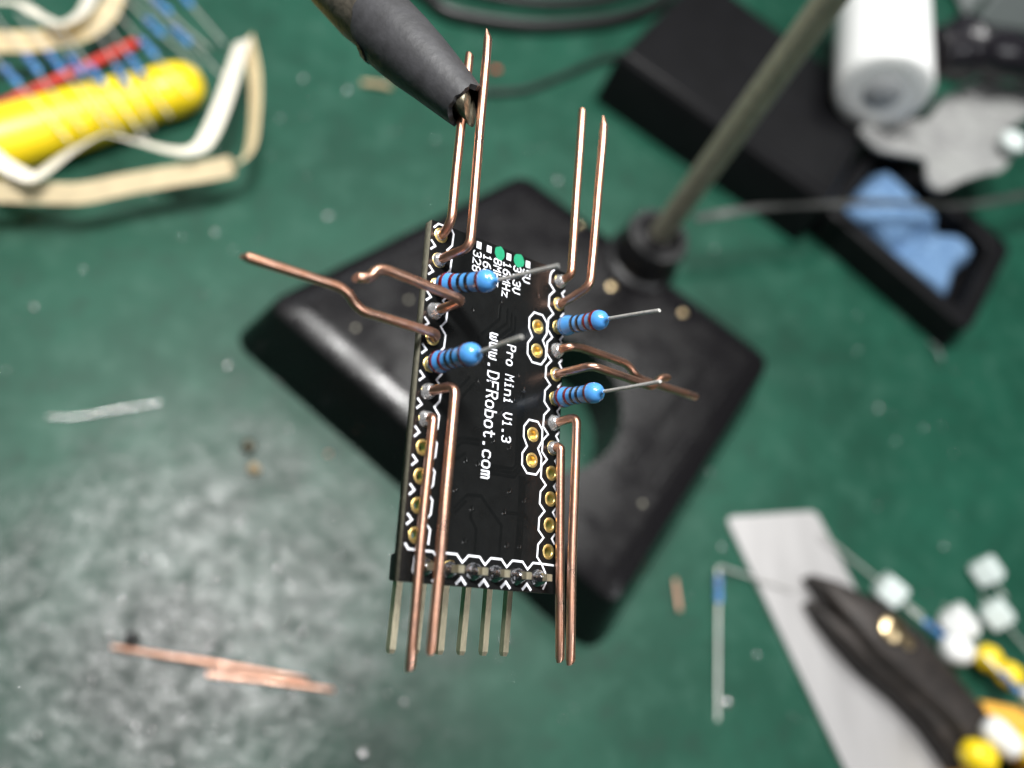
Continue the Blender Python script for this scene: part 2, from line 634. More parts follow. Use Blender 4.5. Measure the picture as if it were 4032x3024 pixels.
# ---- silkscreen: stroke lettering --------------------------------------------
G = {
    'w': [[(0, 4), (0, 1), (.6, 0), (1.5, 0), (2, .7), (2, 3.2)], [(2, .7), (2.5, 0), (3.4, 0), (4, 1), (4, 4)]],
    '.': [[(1.6, 0.15), (2.2, 0.15)]],
    'D': [[(0, 0), (0, 6), (2.5, 6), (4, 4.6), (4, 1.4), (2.5, 0), (0, 0)]],
    'F': [[(0, 0), (0, 6), (4, 6)], [(0, 3.2), (3, 3.2)]],
    'R': [[(0, 0), (0, 6), (3, 6), (4, 5.1), (4, 4), (3, 3.1), (0, 3.1)], [(1.8, 3.1), (4, 0)]],
    'o': [[(1, 0), (3, 0), (4, 1), (4, 3), (3, 4), (1, 4), (0, 3), (0, 1), (1, 0)]],
    'b': [[(0, 6), (0, 0), (3, 0), (4, 1), (4, 3), (3, 4), (0, 4)]],
    't': [[(1.2, 5.6), (1.2, 1), (2, 0), (3.2, 0), (3.8, .6)], [(0, 4), (3.2, 4)]],
    'c': [[(4, .7), (3.2, 0), (1, 0), (0, 1), (0, 3), (1, 4), (3.2, 4), (4, 3.3)]],
    'm': [[(0, 0), (0, 4)], [(0, 3.3), (.6, 4), (1.4, 4), (2, 3.3), (2, 0)], [(2, 3.3), (2.6, 4), (3.4, 4), (4, 3.3), (4, 0)]],
    'P': [[(0, 0), (0, 6), (3, 6), (4, 5.1), (4, 4), (3, 3), (0, 3)]],
    'r': [[(.4, 0), (.4, 4)], [(.4, 2.9), (1.6, 4), (3, 4), (3.7, 3.3)]],
    'M': [[(0, 0), (0, 6), (2, 3.2), (4, 6), (4, 0)]],
    'i': [[(1, 4), (2, 4), (2, 0)], [(.8, 0), (3.2, 0)], [(1.8, 5.7), (2.2, 5.7)]],
    'n': [[(0, 0), (0, 4)], [(0, 3), (1, 4), (3, 4), (4, 3), (4, 0)]],
    'V': [[(0, 6), (0, 1.8), (1.8, 0), (2.2, 0), (4, 1.8), (4, 6)]],
    '1': [[(.8, 4.9), (2, 6), (2, 0)], [(.8, 0), (3.2, 0)]],
    '3': [[(0, 5.3), (1, 6), (3, 6), (4, 5.1), (4, 4), (3, 3.1), (1.4, 3.1)], [(3, 3.1), (4, 2.2), (4, .9), (3, 0), (1, 0), (0, .7)]],
    '2': [[(0, 5.2), (1, 6), (3, 6), (4, 5.1), (4, 3.8), (0, 0), (4, 0)]],
    '8': [[(1, 3.1), (0, 4), (0, 5.1), (1, 6), (3, 6), (4, 5.1), (4, 4), (3, 3.1), (1, 3.1), (0, 2.2), (0, .9), (1, 0), (3, 0), (4, .9), (4, 2.2), (3, 3.1)]],
    '6': [[(3.6, 6), (1.4, 5.2), (0, 3), (0, .9), (1, 0), (3, 0), (4, .9), (4, 2.4), (3, 3.3), (.2, 3.3)]],
    'H': [[(0, 0), (0, 6)], [(4, 0), (4, 6)], [(0, 3.1), (4, 3.1)]],
    'z': [[(0, 4), (4, 4), (0, 0), (4, 0)]],
    '5': [[(4, 6), (.3, 6), (0, 3.3), (3, 3.6), (4, 2.6), (4, 1), (3, 0), (1, 0), (0, .7)]],
}


def text(s, u, v, cap, adv, wd, name='printed_text'):
    """lettering that reads down the board: v runs along the line, u is the letters' up"""
    bm = bmesh.new()
    sx = adv * 0.66 / 4
    sy = cap / 6
    for i, ch in enumerate(s):
        if ch == ' ':
            continue
        for st in G[ch]:
            pts = [tuple(b(u + p[1] * sy, v + i * adv + p[0] * sx)[:2]) for p in st]
            stroke(bm, pts, wd * (1.5 if ch == '.' else 1), SZ)
    # tiny offsets so crossing strokes never share a plane
    isl = 0
    seen = set()
    for f in bm.faces:
        if f in seen:
            continue
        isl += 1
        st_ = [f]
        vs_ = set()
        while st_:
            g = st_.pop()
            if g in seen:
                continue
            seen.add(g)
            for e in g.edges:
                vs_.update(e.verts)
                st_ += [h for h in e.link_faces if h not in seen]
        for x in vs_:
            x.co.z += (isl % 3) * 0.0004
    return obj(name, bm, 'silk', board, smooth=False)


text('www.DFRobot.com', 6.55, 7.95, 1.30, 0.957, 0.0175)
text('Pro', 8.72, 8.62, 1.02, 0.757, 0.0155)
text('Mini', 8.72, 8.62 + 4 * 0.757, 1.02, 0.757, 0.0155)
text('V1.3', 8.72, 8.62 + 9 * 0.757, 1.02, 0.757, 0.0155)
cols = [(4.46, '328', 0), (5.72, '168', 0), (7.02, '8MHz', 1), (8.24, '16MHz', 0), (9.55, '3.3V', 1), (10.76, '5V', 0)]
for (u, s, dot) in cols:
    text(s, u - 0.58, 0.22, 0.90, 0.77, 0.0145)
    if dot:
        bm = bmesh.new()
        c0 = b(u + 0.03, -0.50)
        ring = []
        for k in range(28):
            a = 2 * PI * k / 28
            r = 0.064 * (1 + 0.18 * noise.noise(Vector((math.cos(a) * 1.6 + u, math.sin(a) * 1.6, u))))
            ring.append(bm.verts.new((c0.x + r * math.cos(a), c0.y + r * 1.12 * math.sin(a), 0.0036)))
        bm.faces.new(ring)
        obj('marker_dot', bm, 'green_ink', board, smooth=False)
    bm = bmesh.new()
    stroke(bm, [tuple(b(u, -0.62)[:2]), tuple(b(u, -0.36)[:2])], 0.058, SZ)
    obj('option_square', bm, 'silk', board, smooth=False)

# ---- copper tracks and vias under the mask -------------------------------------
tracks = [
    [(3.81, 25.09), (5.1, 23.79), (6.67, 23.68), (9.29, 26.1), (9.2, 28.94)],
    [(3.9, 25.5), (5.0, 24.4)], [(5.72, 24.95), (5.66, 25.79), (6.39, 26.73), (6.38, 28.9)],
    [(9.54, 24.86), (11.99, 24.72), (13.7, 26.2)], [(10.84, 13.12), (10.97, 20.25), (10.31, 21.02), (7.67, 21.09)],
    [(11.15, 13.12), (11.3, 20.45), (10.45, 21.4), (7.6, 21.45)], [(10.52, 13.6), (10.62, 20.1), (10.15, 20.65), (7.7, 20.7)],
    [(1.9, 20.85), (3.88, 18.71), (6.0, 18.6)], [(1.9, 21.45), (4.1, 19.1), (6.0, 19.0)], [(1.9, 22.1), (4.52, 20.09)],
    [(5.17, 8.75), (5.23, 10.28), (6.1, 11.2)], [(7.56, 4.99), (7.52, 6.31), (5.6, 8.3)], [(8.44, 5.04), (8.47, 6.47), (6.2, 8.6)],
    [(9.01, 5.36), (9.03, 6.79), (7.0, 8.8), (7.0, 9.8)], [(9.51, 5.58), (9.54, 7.02), (8.2, 8.3)],
    [(12.1, 21.7), (13.5, 20.4)], [(8.3, 15.6), (8.9, 16.4), (8.9, 18.0)], [(7.4, 12.2), (8.0, 13.1), (8.05, 14.4)],
    [(4.4, 12.9), (3.0, 14.6), (3.0, 17.0)], [(5.1, 13.3), (3.5, 15.2), (3.5, 17.0)],
]
for t in tracks:
    bm = bmesh.new()
    pts = [tuple(b(*p)[:2]) for p in t]
    n = len(pts)
    stroke(bm, pts, 0.030, 0.0)
    r = bmesh.ops.extrude_face_region(bm, geom=bm.faces[:])
    for g in r['geom']:
        if isinstance(g, bmesh.types.BMVert):
            g.co.z = 0.0012
    obj('track', bm, 'mask_trace', board, smooth=False)
bm = bmesh.new()
stroke(bm, [tuple(b(*p)[:2]) for p in [(11.5, 21.5), (11.55, 23.0), (11.5, 27.9), (11.4, 28.9)]], 0.085, 0.0010)
obj('track', bm, 'mask_trace', board, smooth=False)
vias = [(4.28, 6.27), (12.35, 2.37), (7.64, 4.48), (5.39, 13.07), (10.21, 11.41), (6.15, 10.28), (4.71, 20.7), (3.79, 23.5), (6.1, 20.8),
        (7.73, 18.36), (9.69, 18.66), (9.99, 22.81), (11.91, 23.48), (9.54, 24.86), (5.75, 24.95), (5.18, 27.91), (10.07, 27.86),
        (11.6, 27.82), (8.35, 15.52), (9.88, 13.96), (11.04, 12.67), (6.9, 12.6), (2.6, 18.0)]
via_me = None
for (u, v) in vias:
    if via_me is None:
        bm = bmesh.new()
        lathe(bm, [(0.006, -0.006), (0.012, 0.0015), (0.019, 0.0035), (0.028, 0.0008), (0.031, 0.0002)], 14, (0, 0, 0), cap=True)
        o = obj('via', bm, 'mask_trace', board)
        via_me = o.data
    else:
        o = bpy.data.objects.new('via', via_me)
        C.objects.link(o)
        o.parent = board
    o.location = b(u, v)


# ---- solder ------------------------------------------------------------------------
def solder(u, v, r=0.068, h=0.05, lean=(0, 0)):
    bm = bmesh.new()
    n = 8
    prof = [(r, 0.002)]
    for k in range(1, n + 1):
        a = k / n
        prof.append((r * (1 - a) ** 0.72 * 0.98 + 0.040 * a, h * (0.35 * math.sin(a * PI / 2) + 0.65 * a * a) + 0.004))
    lathe(bm, prof, 22, b(u, v), jit=0.10)
    for x in bm.verts:
        k = x.co.z / h
        x.co.x += lean[0] * k
        x.co.y += lean[1] * k
    return obj('solder_joint', bm, 'solder', board)


for (c, i, r, h) in (('L', 1, .070, .050), ('L', 3, .082, .085), ('L', 6, .076, .070), ('L', 7, .076, .062), ('R', 0, .074, .065),
                     ('R', 3, .080, .065), ('R', 6, .080, .07), ('R', 7, .070, .052), ('L', 2, .060, .02), ('L', 0, .052, .012),
                     ('L', 4, .052, .015), ('R', 1, .056, .018), ('R', 4, .054, .015)):
    solder(0.0 if c == 'L' else 15.24, i * P, r, h, (0.006, 0.008))

# ---- angled pin header --------------------------------------------------------------
hd = empty('pin_header', parent=board)
bm = bmesh.new()
for i in range(6):
    u = header[i][0]
    lo, hi = (u - 1.2, u + 1.2)
    poly = [(-0.12, 0), (0.12, 0)]
    if i == 0:
        lo += 0.45
    vs_ = box(bm, b((lo + hi) / 2, 30.5, -2.85), ((hi - lo) / 10 + 0.01, 0.235, 0.35))
bmesh.ops.bevel(bm, geom=bm.edges[:], offset=0.012, segments=2, affect='EDGES')
obj('pin_carrier', bm, 'black_plastic', hd)
for i in range(6):
    u, v = header[i]
    bm = bmesh.new()
    wob = random.uniform(-0.05, 0.05)
    tube(bm, [b(u, v, -1.0), b(u + wob * .5, v, 1.75)], 0.045, 4, square=True)
    o = obj('pin', bm, 'pin', hd, smooth=False)
    bm = bmesh.new()
    pts = [b(u, 31.4, -4.18), b(u + wob, 34.5, -4.26), b(u + wob * 1.6, 37.45, -4.36)]
    tube(bm, pts, 0.045, 4, square=True)
    tube_tip = [b(u + wob * 1.6, 37.45, -4.36), b(u + wob * 1.6, 37.80, -4.40)]
    tube(bm, tube_tip, [0.045, 0.031], 4, square=True)
    o = obj('pin', bm, 'pin', hd, smooth=False)
    bm = bmesh.new()
    prof = [(0.085, 0.002), (0.082, 0.018), (0.070, 0.045), (0.054, 0.078), (0.040, 0.105), (0.030, 0.118)]
    if i < 2:
        prof = [(r * 0.92, z * 0.62) for r, z in prof]
    lathe(bm, prof, 18, b(u - 0.05, v + 0.05), jit=0.16)
    obj('solder_joint', bm, 'solder_dark', hd)

# ---- copper wires --------------------------------------------------------------------
WR = 0.0435
wires = {
    'L0': ([(0, 0, -1.4), (0, 0, 0.55), (0.02, -1.0, 1.6), (0.14, -12.08, 1.6), (0.5, -19.0, 1.6)], 0.9, (0.02, 0.8)),
    'L1': ([(0, 2.54, -1.4), (0, 2.54, 0.8), (0.82, 2.2, 3.75), (1.16, -20.2, 3.6)], 1.0, (0.09, 0.12)),
    'L3': ([(0, 7.62, -1.4), (0, 7.62, 0.9), (0.62, 7.28, 3.6), (-7.3, 6.90, 3.6), (-8.35, 7.15, 3.6), (-8.8, 8.05, 3.6), (-9.96, 8.42, 3.6)], 0.85, (0.02, 0.75)),
    'L4': ([(0, 10.16, -1.4), (0, 10.2, 1.15), (-8.35, 10.13, 1.2), (-9.75, 8.62, 1.2), (-18.2, 8.61, 1.2)], 1.0, (0.04, 0.45)),
    'L6': ([(0, 15.24, -1.4), (0, 15.24, 0.9), (0.76, 15.10, 3.05), (0.61, 30.76, 3.0), (0.51, 37.15, 3.0)], 0.9, (0.03, 0.7)),
    'L7': ([(0, 17.78, -1.4), (0, 17.78, 0.3), (0.12, 17.72, 1.10), (-0.05, 28.0, 1.0), (-0.17, 38.5, 1.0)], 0.7, (0.03, 0.7)),
    'R0': ([(15.24, 0, -1.4), (15.24, 0, 0.5), (15.37, -0.35, 1.62), (15.62, -8.64, 1.6), (16.05, -19.85, 1.6)], 0.8, (0.02, 0.85)),
    'R1': ([(15.24, 2.54, -1.4), (15.24, 2.54, 0.8), (15.95, 1.32, 3.85), (16.67, -8.22, 3.8), (17.34, -17.7, 3.8)], 0.9, (0.10, 0.15)),
    'R3': ([(15.24, 7.62, -1.4), (15.22, 7.62, 0.6), (15.5, 7.45, 1.5), (17.0, 7.14, 1.55), (24.1, 7.2, 1.5), (25.9, 8.5, 1.5), (35.4, 8.53, 1.5)], 0.9, (0.02, 0.8)),
    'R4': ([(15.24, 10.16, -1.4), (15.24, 10.16, 0.8), (15.9, 9.95, 4.5), (24.7, 10.28, 4.5), (26.0, 8.95, 4.55), (26.9, 8.72, 4.5)], 0.8, (0.02, 0.8)),
    'R6': ([(15.24, 15.24, -1.4), (15.24, 15.24, 0.9), (15.66, 14.98, 2.85), (15.75, 26.0, 2.8), (15.99, 37.7, 2.8)], 0.8, (0.03, 0.65)),
    'R7': ([(15.24, 17.78, -1.4), (15.24, 17.78, 0.35), (15.34, 17.80, 1.08), (15.85, 27.0, 1.0), (16.33, 37.6, 1.0)], 0.6, (0.03, 0.65)),
}
wire_label = {
    'L0': 'copper wire gripped in the clip jaws', 'L1': 'tallest copper wire, its pointed tip beside the clip',
    'L3': 'copper wire folded back with a hooked end', 'L4': 'long copper wire with a stepped kink, reaching furthest left',
    'L6': 'copper wire with square bend, hanging before the pins', 'L7': 'copper wire hanging lowest at the left edge',
    'R0': 'upright copper wire at the far corner', 'R1': 'upright copper wire with sharp tip, outermost of its pair',
    'R3': 'stepped copper wire pointing away from the board', 'R4': 'copper wire ending in a small upturned hook',
    'R6': 'outer hanging copper wire with square shoulder', 'R7': 'inner hanging copper wire close to the edge'}
for k, (pts, fr, tip) in wires.items():
    bm = bmesh.new()
    p = fillet([b(*q) for q in pts], fr / 10, 7)
    # sub-divide the long straights and let the hand-bent wire waver slightly
    q2 = [p[0]]
    for a, c in zip(p, p[1:]):
        n = max(1, int((c - a).length / 0.22))
        for j in range(1, n + 1):
            q2.append(a.lerp(c, j / n))
    for i, x in enumerate(q2):
        if i > 4:
            s = noise.noise_vector(Vector((x.x * 0.9 + len(k) + ord(k[1]), x.y * 0.9, x.z)))
            x += Vector((s.x, s.y, s.z)) * 0.011
    tube(bm, q2, WR, 14, tip=tip, wob=0.024, cut=1)
    o = obj('copper_wire', bm, ['copper', 'copper_cut'], board, angle=35)
    o['label'] = wire_label[k]

# ---- resistors -----------------------------------------------------------------------
RL = 0.66
rprof = [(0.020, -0.012), (0.030, 0.0), (0.062, 0.012), (0.088, 0.040), (0.101, 0.080), (0.104, 0.115), (0.099, 0.155), (0.090, 0.185),
         (0.087, 0.22), (0.087, 0.44), (0.090, 0.475), (0.097, 0.505), (0.102, 0.545), (0.099, 0.590), (0.085, 0.628), (0.058, 0.652),
         (0.034, 0.664), (0.024, 0.690), (0.022, 0.715)]


def rad(z):
    for (r0, z0), (r1, z1) in zip(rprof, rprof[1:]):
        if z0 <= z <= z1:
            return r0 + (r1 - r0) * (z - z0) / (z1 - z0)
    return 0.09


bands = [(0.105, 0.050, 'band_red'), (0.213, 0.044, 'band_red'), (0.310, 0.046, 'band_black'), (0.398, 0.046, 'band_black'), (0.528, 0.042, 'band_brown')]
RM = {}
bm = bmesh.new()
lathe(bm, rprof, 32)
body0 = obj('body', bm, 'res_blue', None, angle=60)
RM['body'] = body0.data
bpy.data.objects.remove(body0)
for i, (z, wd, mm) in enumerate(bands):
    bm = bmesh.new()
    lathe(bm, [(rad(z - wd / 2) - 0.002, z - wd / 2), (rad(z - wd * .42) + .0022, z - wd * .42), (rad(z) + .0028, z), (rad(z + wd * .42) + .0022, z + wd * .42), (rad(z + wd / 2) - .002, z + wd / 2)], 32, cap=False)
    for x in bm.verts:      # hand-of-machine unevenness of painted rings
        x.co.z += 0.004 * noise.noise(Vector((x.co.x * 12, x.co.y * 12, i * 3.1)))
    o = obj('colour_band', bm, mm, None, angle=60)
    RM['band%d' % i] = o.data
    bpy.data.objects.remove(o)


def link(name, me, parent):
    o = bpy.data.objects.new(name, me)
    C.objects.link(o)
    o.parent = parent
    return o


def axis_matrix(p, d, spin=0.0):
    q = Vector((0, 0, 1)).rotation_difference(Vector(d).normalized())
    return Matrix.Translation(p) @ q.to_matrix().to_4x4() @ Matrix.Rotation(spin, 4, 'Z')


def board_resistor(hole, top, end, flip, label, spin):
    r = empty('resistor', parent=board)
    p0 = b(hole[0], hole[1], 0.35)
    d = (b(*top) - p0)
    r.matrix_basis = axis_matrix(p0, d, spin)
    inv = r.matrix_basis.inverted()
    fl = Matrix.Translation((0, 0, RL)) @ Matrix.Rotation(PI, 4, 'X')
    link('body', RM['body'], r)
    for i in range(5):
        o = link('colour_band', RM['band%d' % i], r)
        if flip:
            o.matrix_basis = Matrix.Translation((0, 0, 0.645)) @ Matrix.Rotation(PI, 4, 'X')
    e = inv @ b(*end)
    bm = bmesh.new()
    tube(bm, fillet([Vector((0, 0, 0.60)), Vector((0, 0, 0.74)), (Vector((0, 0, 0.74)) + e) / 2 + Vector((.004, 0.003, 0)), e], 0.2), 0.0175, 10, tip=(0.004, 0.9))
    obj('lead', bm, 'steel_lead', r)
    bm = bmesh.new()
    tube(bm, [Vector((0, 0, 0.02)), inv @ b(hole[0], hole[1], -1.5)], 0.0175, 10)
    obj('lead', bm, 'steel_lead', r)
    r['label'] = label
    return r


board_resistor((0, 5.08), (1.51, 6.06, 7.0), (2.85, 6.21, 13.5), False, 'blue resistor nearest the printed frequency options', 0.4)
board_resistor((0, 12.7), (0.02, 13.04, 7.0), (-0.05, 13.0, 12.8), False, 'blue resistor with short dull lead beside the web address', 1.6)
board_resistor((15.24, 5.08), (15.14, 5.91, 7.0), (15.25, 6.66, 13.6), True, 'blue resistor with its red bands at the outer end', 2.4)
board_resistor((15.24, 12.7), (14.72, 13.32, 7.0), (15.21, 13.43, 13.8), False, 'blue resistor whose lead crosses the hooked wire', 3.3)

# ================================================================== third hand
hand = empty('third_hand', (0.3, -0.2, 0))
tag(hand, 'third-hand stand: square black iron base, metal pole and black sleeved clip', 'clamp stand')


def hobj(name, bm, m, **k):
    o = obj(name, bm, m, None, **k)
    o.parent = hand
    o.matrix_parent_inverse = hand.matrix_basis.inverted()
    return o


quad = [(-0.2, 5.55), (-6.45, 0.36), (1.85, -6.15), (6.75, 0.72)]


def offset_quad(pts, d):
    n = len(pts)
    lines = []
    for i in range(n):
        p, q_ = Vector(pts[i]), Vector(pts[(i + 1) % n])
        t = (q_ - p).normalized()
        nn = Vector((-t.y, t.x))           # inward for this winding
        lines.append((p + nn * d, t))
    out = []
    for i in range(n):
        (p0, t0), (p1, t1) = lines[i - 1], lines[i]
        den = t0.x * t1.y - t0.y * t1.x
        s_ = ((p1.x - p0.x) * t1.y - (p1.y - p0.y) * t1.x) / den
        out.append(tuple(p0 + t0 * s_))
    return out


hole_c = (0.42, -1.30)
bm = plate_bm(rounded_poly(offset_quad(quad, 0.62), 0.2, 8), [circle(*hole_c, 1.82, 64)], 2.0, bevel=0.0)
rows = []
for d_, z_ in ((0.62, 2.0), (0.55, 1.998), (0.14, 1.905), (0.05, 1.86), (0.0, 1.74), (-0.25, 0.9), (-0.52, 0.02)):
    ring = rounded_poly(offset_quad(quad, d_), max(0.2, 0.50 - d_ * .5), 8)
    rows.append([bm.verts.new((x, y, z_)) for x, y in ring])
for A, B_ in zip(rows, rows[1:]):
    for k in range(len(A)):
        bm.faces.new((A[k], A[(k + 1) % len(A)], B_[(k + 1) % len(A)], B_[k]))
bmesh.ops.remove_doubles(bm, verts=bm.verts[:], dist=1e-4)
hobj('base', bm, 'iron', angle=32)
for a, c_ in (((4.75, 0.35), (2.3, -2.65)), ((5.4, -0.05), (2.9, -3.3))):
    bm = bmesh.new()
    tube(bm, [Vector((*a, 1.98)), Vector((*c_, 1.98))], 0.09, 10)
    hobj('rib', bm, 'iron')
PX, PY = 3.10, 3.22
bm = bmesh.new()
lathe(bm, [(1.0, 1.9), (1.0, 2.05), (0.88, 2.12), (0.86, 2.95), (0.80, 3.1), (0.52, 3.12), (0.36, 3.02)], 36, (PX, PY, 0))
hobj('collar', bm, 'black_plastic')
bm = bmesh.new()
lathe(bm, [(0.62, 3.05), (0.62, 3.16), (0.34, 3.2)], 30, (PX, PY, 0))
hobj('washer', bm, 'iron')
bm = bmesh.new()
tube(bm, [Vector((PX, PY, 2.2)), Vector((PX, PY, 8)), Vector((PX, PY, 17.6))], 0.30, 24)
hobj('pole', bm, 'pole')
bm = bmesh.new()
box(bm, (PX, PY, 16.6), (1.4, 1.2, 1.0))
bmesh.ops.bevel(bm, geom=bm.edges[:], offset=0.15, segments=3, affect='EDGES')
hobj('arm_clamp', bm, 'tarnish')
# clip: axis from the jaw tip back to the ball joint
J = Vector((-4.160, -3.88, 13.43))
Dv = Vector((-0.575, 0.79, -0.215)).normalized()
K = J - Dv * 0.02
rear = J + Dv * 3.0
joint = rear + Dv * 0.35
bm = bmesh.new()
tube(bm, [joint, Vector((PX - 0.4, PY - 0.2, 16.6))], 0.17, 14)
hobj('cross_arm', bm, 'pole')
bm = bmesh.new()
bmesh.ops.create_uvsphere(bm, u_segments=24, v_segments=14, radius=0.38, matrix=Matrix.Translation(joint))
hobj('ball_joint', bm, 'tarnish')
# torn rubber sleeve: open, thick-walled tube with a ragged front end
q = Vector((0, 0, 1)).rotation_difference(Dv)
bm = bmesh.new()
rings = []
SEG = 64
stations = [(0.0, 0.226), (0.05, 0.234), (0.16, 0.248), (0.35, 0.274), (0.6, 0.306), (0.85, 0.338), (1.1, 0.358), (1.35, 0.374), (1.55, 0.384), (1.66, 0.380)]
prof = [(s, r, 1) for s, r in stations]
inner_p = [(s, r - 0.055, 0) for s, r in reversed(stations)]
for (s, r, out) in prof + inner_p:
    ring = []
    for k in range(SEG):
        a = 2 * PI * k / SEG
        ca, sa = math.cos(a), math.sin(a)
        rr = r * (1 + 0.035 * noise.noise(Vector((ca * 1.4, sa * 1.4, s * 2.5))) + 0.012 * noise.noise(Vector((ca * 7, sa * 7, s * 9))))
        zz = s
        if s < 0.06:
            zz += 0.060 * noise.noise(Vector((ca * 2.2 + 3, sa * 2.2, 1.0))) + 0.014 * noise.noise(Vector((ca * 5, sa * 5, 4.0)))
        if s > 1.5:
            zz -= 0.26 * (q @ Vector((ca, sa, 0))).dot(Vector((-0.50, -0.63, -0.46)))
            zz += 0.14 * noise.noise(Vector((ca * 1.8, sa * 1.8, 9.0))) + 0.05 * noise.noise(Vector((ca * 6, sa * 6, 2.0)))
        ring.append(bm.verts.new(K + q @ Vector((rr * ca, rr * sa * 0.92, zz))))
    rings.append(ring)
for i in range(len(rings)):
    A, B_ = rings[i], rings[(i + 1) % len(rings)]
    for k in range(SEG):
        bm.faces.new((A[k], A[(k + 1) % SEG], B_[(k + 1) % SEG], B_[k]))
hobj('sleeve', bm, 'sleeve', angle=50)
# two rounded jaws closing on the wire, and the bare clip body behind the sleeve
wdir = (ax_v2 * 1.0).normalized()                       # direction of the gripped wire
side = Dv.cross(wdir).normalized()
for s in (-1, 1):
    bm = bmesh.new()
    rings = []
    for (t, hw) in ((-0.075, 0.11), (-0.055, 0.16), (-0.02, 0.168), (0.05, 0.170), (0.25, 0.17), (0.7, 0.17)):
        ring = []
        for k in range(17):
            a = -PI / 2 + PI * k / 16
            ring.append(bm.verts.new(K + Dv * t + side * s * (0.034 + hw * 0.82 * math.cos(a)) + wdir * hw * math.sin(a)))
        rings.append(ring)
    for A, B_ in zip(rings, rings[1:]):
        for k in range(17):
            bm.faces.new((A[k], A[(k + 1) % 17], B_[(k + 1) % 17], B_[k]))
    bm.faces.new(rings[0])
    bm.faces.new(rings[-1])
    hobj('jaw', bm, 'tarnish', angle=50)
bm = bmesh.new()
tube(bm, [K + Dv * 1.0, K + Dv * 1.35, K + Dv * 1.8, K + Dv * 2.4, joint - Dv * .1], [0.26, 0.315, 0.355, 0.33, 0.2], 28, wob=0.05)
hobj('clip_body', bm, 'old_steel')
# bright chips and solder drips on the base
for i, (x, y, r) in enumerate([(2.17, 2.2, .13), (4.15, 1.70, .10), (1.32, 4.0, .07), (-4.31, -0.05, .05), (2.6, -3.7, .05), (-3.12, 0.91, .05)]):
    bm = bmesh.new()
    lathe(bm, [(r, 0.0), (r * .9, r * .10), (r * .6, r * .22), (0, r * .27)], 16, (x, y, 1.995), cap=False, jit=.3)
    hobj('solder_drip', bm, 'brass' if i < 3 else 'pole')

# ================================================================== resistor bandolier (upper left)
band_o = empty('resistor_strip', (-11, 6, 0))
tag(band_o, 'strip of blue resistors between curling white and tan paper tapes', 'resistor strip')


def pobj(root, name, bm, m, **k):
    o = obj(name, bm, m, None, **k)
    o.parent = root
    o.matrix_parent_inverse = root.matrix_basis.inverted()
    return o


t1 = spline([(-14.6, 4.0, 1.3), (-13.14, 3.56, 1.6), (-12.64, 3.27, 1.6), (-12.16, 3.05, 1.6), (-11.84, 3.05, 1.6), (-11.31, 3.86, 1.62), (-10.83, 4.42, 1.65),
             (-10.54, 4.56, 1.65), (-9.91, 4.54, 1.6), (-9.11, 4.46, 1.6), (-8.64, 4.57, 1.6), (-8.38, 4.99, 1.6), (-8.17, 6.28, 1.6), (-7.98, 8.51, 1.6)], 8)
bm = bmesh.new()
ribbon(bm, t1, 0.52, 0.03, [0.9 + 0.25 * math.sin(i * 0.09) for i in range(len(t1))])
pobj(band_o, 'paper_tape', bm, 'tape')
t2 = spline([(-14.4, 2.4, 1.0), (-12.89, 2.69, 1.2), (-11.77, 2.89, 1.2), (-10.92, 3.07, 1.2), (-10.08, 3.5, 1.2), (-8.91, 4.06, 1.2), (-7.83, 4.56, 1.2),
             (-7.42, 5.02, 1.2), (-7.36, 5.86, 1.2), (-7.53, 7.52, 1.3), (-7.90, 8.75, 1.45)], 8)
bm = bmesh.new()
ribbon(bm, t2, 0.50, 0.03, [-0.65 if i < 50 else 0.55 for i in range(len(t2))])
pobj(band_o, 'paper_tape', bm, 'tape_brown')
t3 = spline([(-15.2, 7.8, 1.4), (-14.1, 8.04, 1.6), (-13.82, 8.18, 1.6), (-13.36, 8.23, 1.6), (-12.82, 7.95, 1.6), (-12.38, 7.84, 1.6), (-12.03, 8.2, 1.6), (-11.87, 8.86, 1.6), (-11.86, 10.6, 1.6)], 8)
bm = bmesh.new()
ribbon(bm, t3, 0.52, 0.03, 0.95)
pobj(band_o, 'paper_tape', bm, 'tape')
t4 = spline([(-15.2, 6.9, 1.0), (-13.98, 7.17, 1.2), (-13.1, 7.43, 1.2), (-12.52, 7.74, 1.2), (-11.96, 8.16, 1.2), (-11.58, 8.79, 1.2), (-11.43, 9.46, 1.2), (-11.48, 10.9, 1.2)], 8)
bm = bmesh.new()
ribbon(bm, t4, 0.50, 0.03, -0.65)
pobj(band_o, 'paper_tape', bm, 'tape_brown')
rs = [((-13.29, 6.12), (-12.78, 5.62)), ((-12.92, 6.64), (-12.42, 6.08)), ((-12.43, 6.83), (-11.98, 6.34)), ((-11.92, 6.83), (-11.53, 6.33)),
      ((-11.43, 6.62), (-11.03, 6.17)), ((-10.86, 6.84), (-10.46, 6.25)), ((-10.64, 7.24), (-10.21, 6.69)), ((-10.45, 7.84), (-10.01, 7.41)),
      ((-10.49, 8.63), (-9.93, 8.14)), ((-9.82, 8.53), (-9.22, 8.0)), ((-10.46, 9.42), (-9.89, 8.97)), ((-9.91, 9.92), (-9.44, 9.43))]
lead_me = None
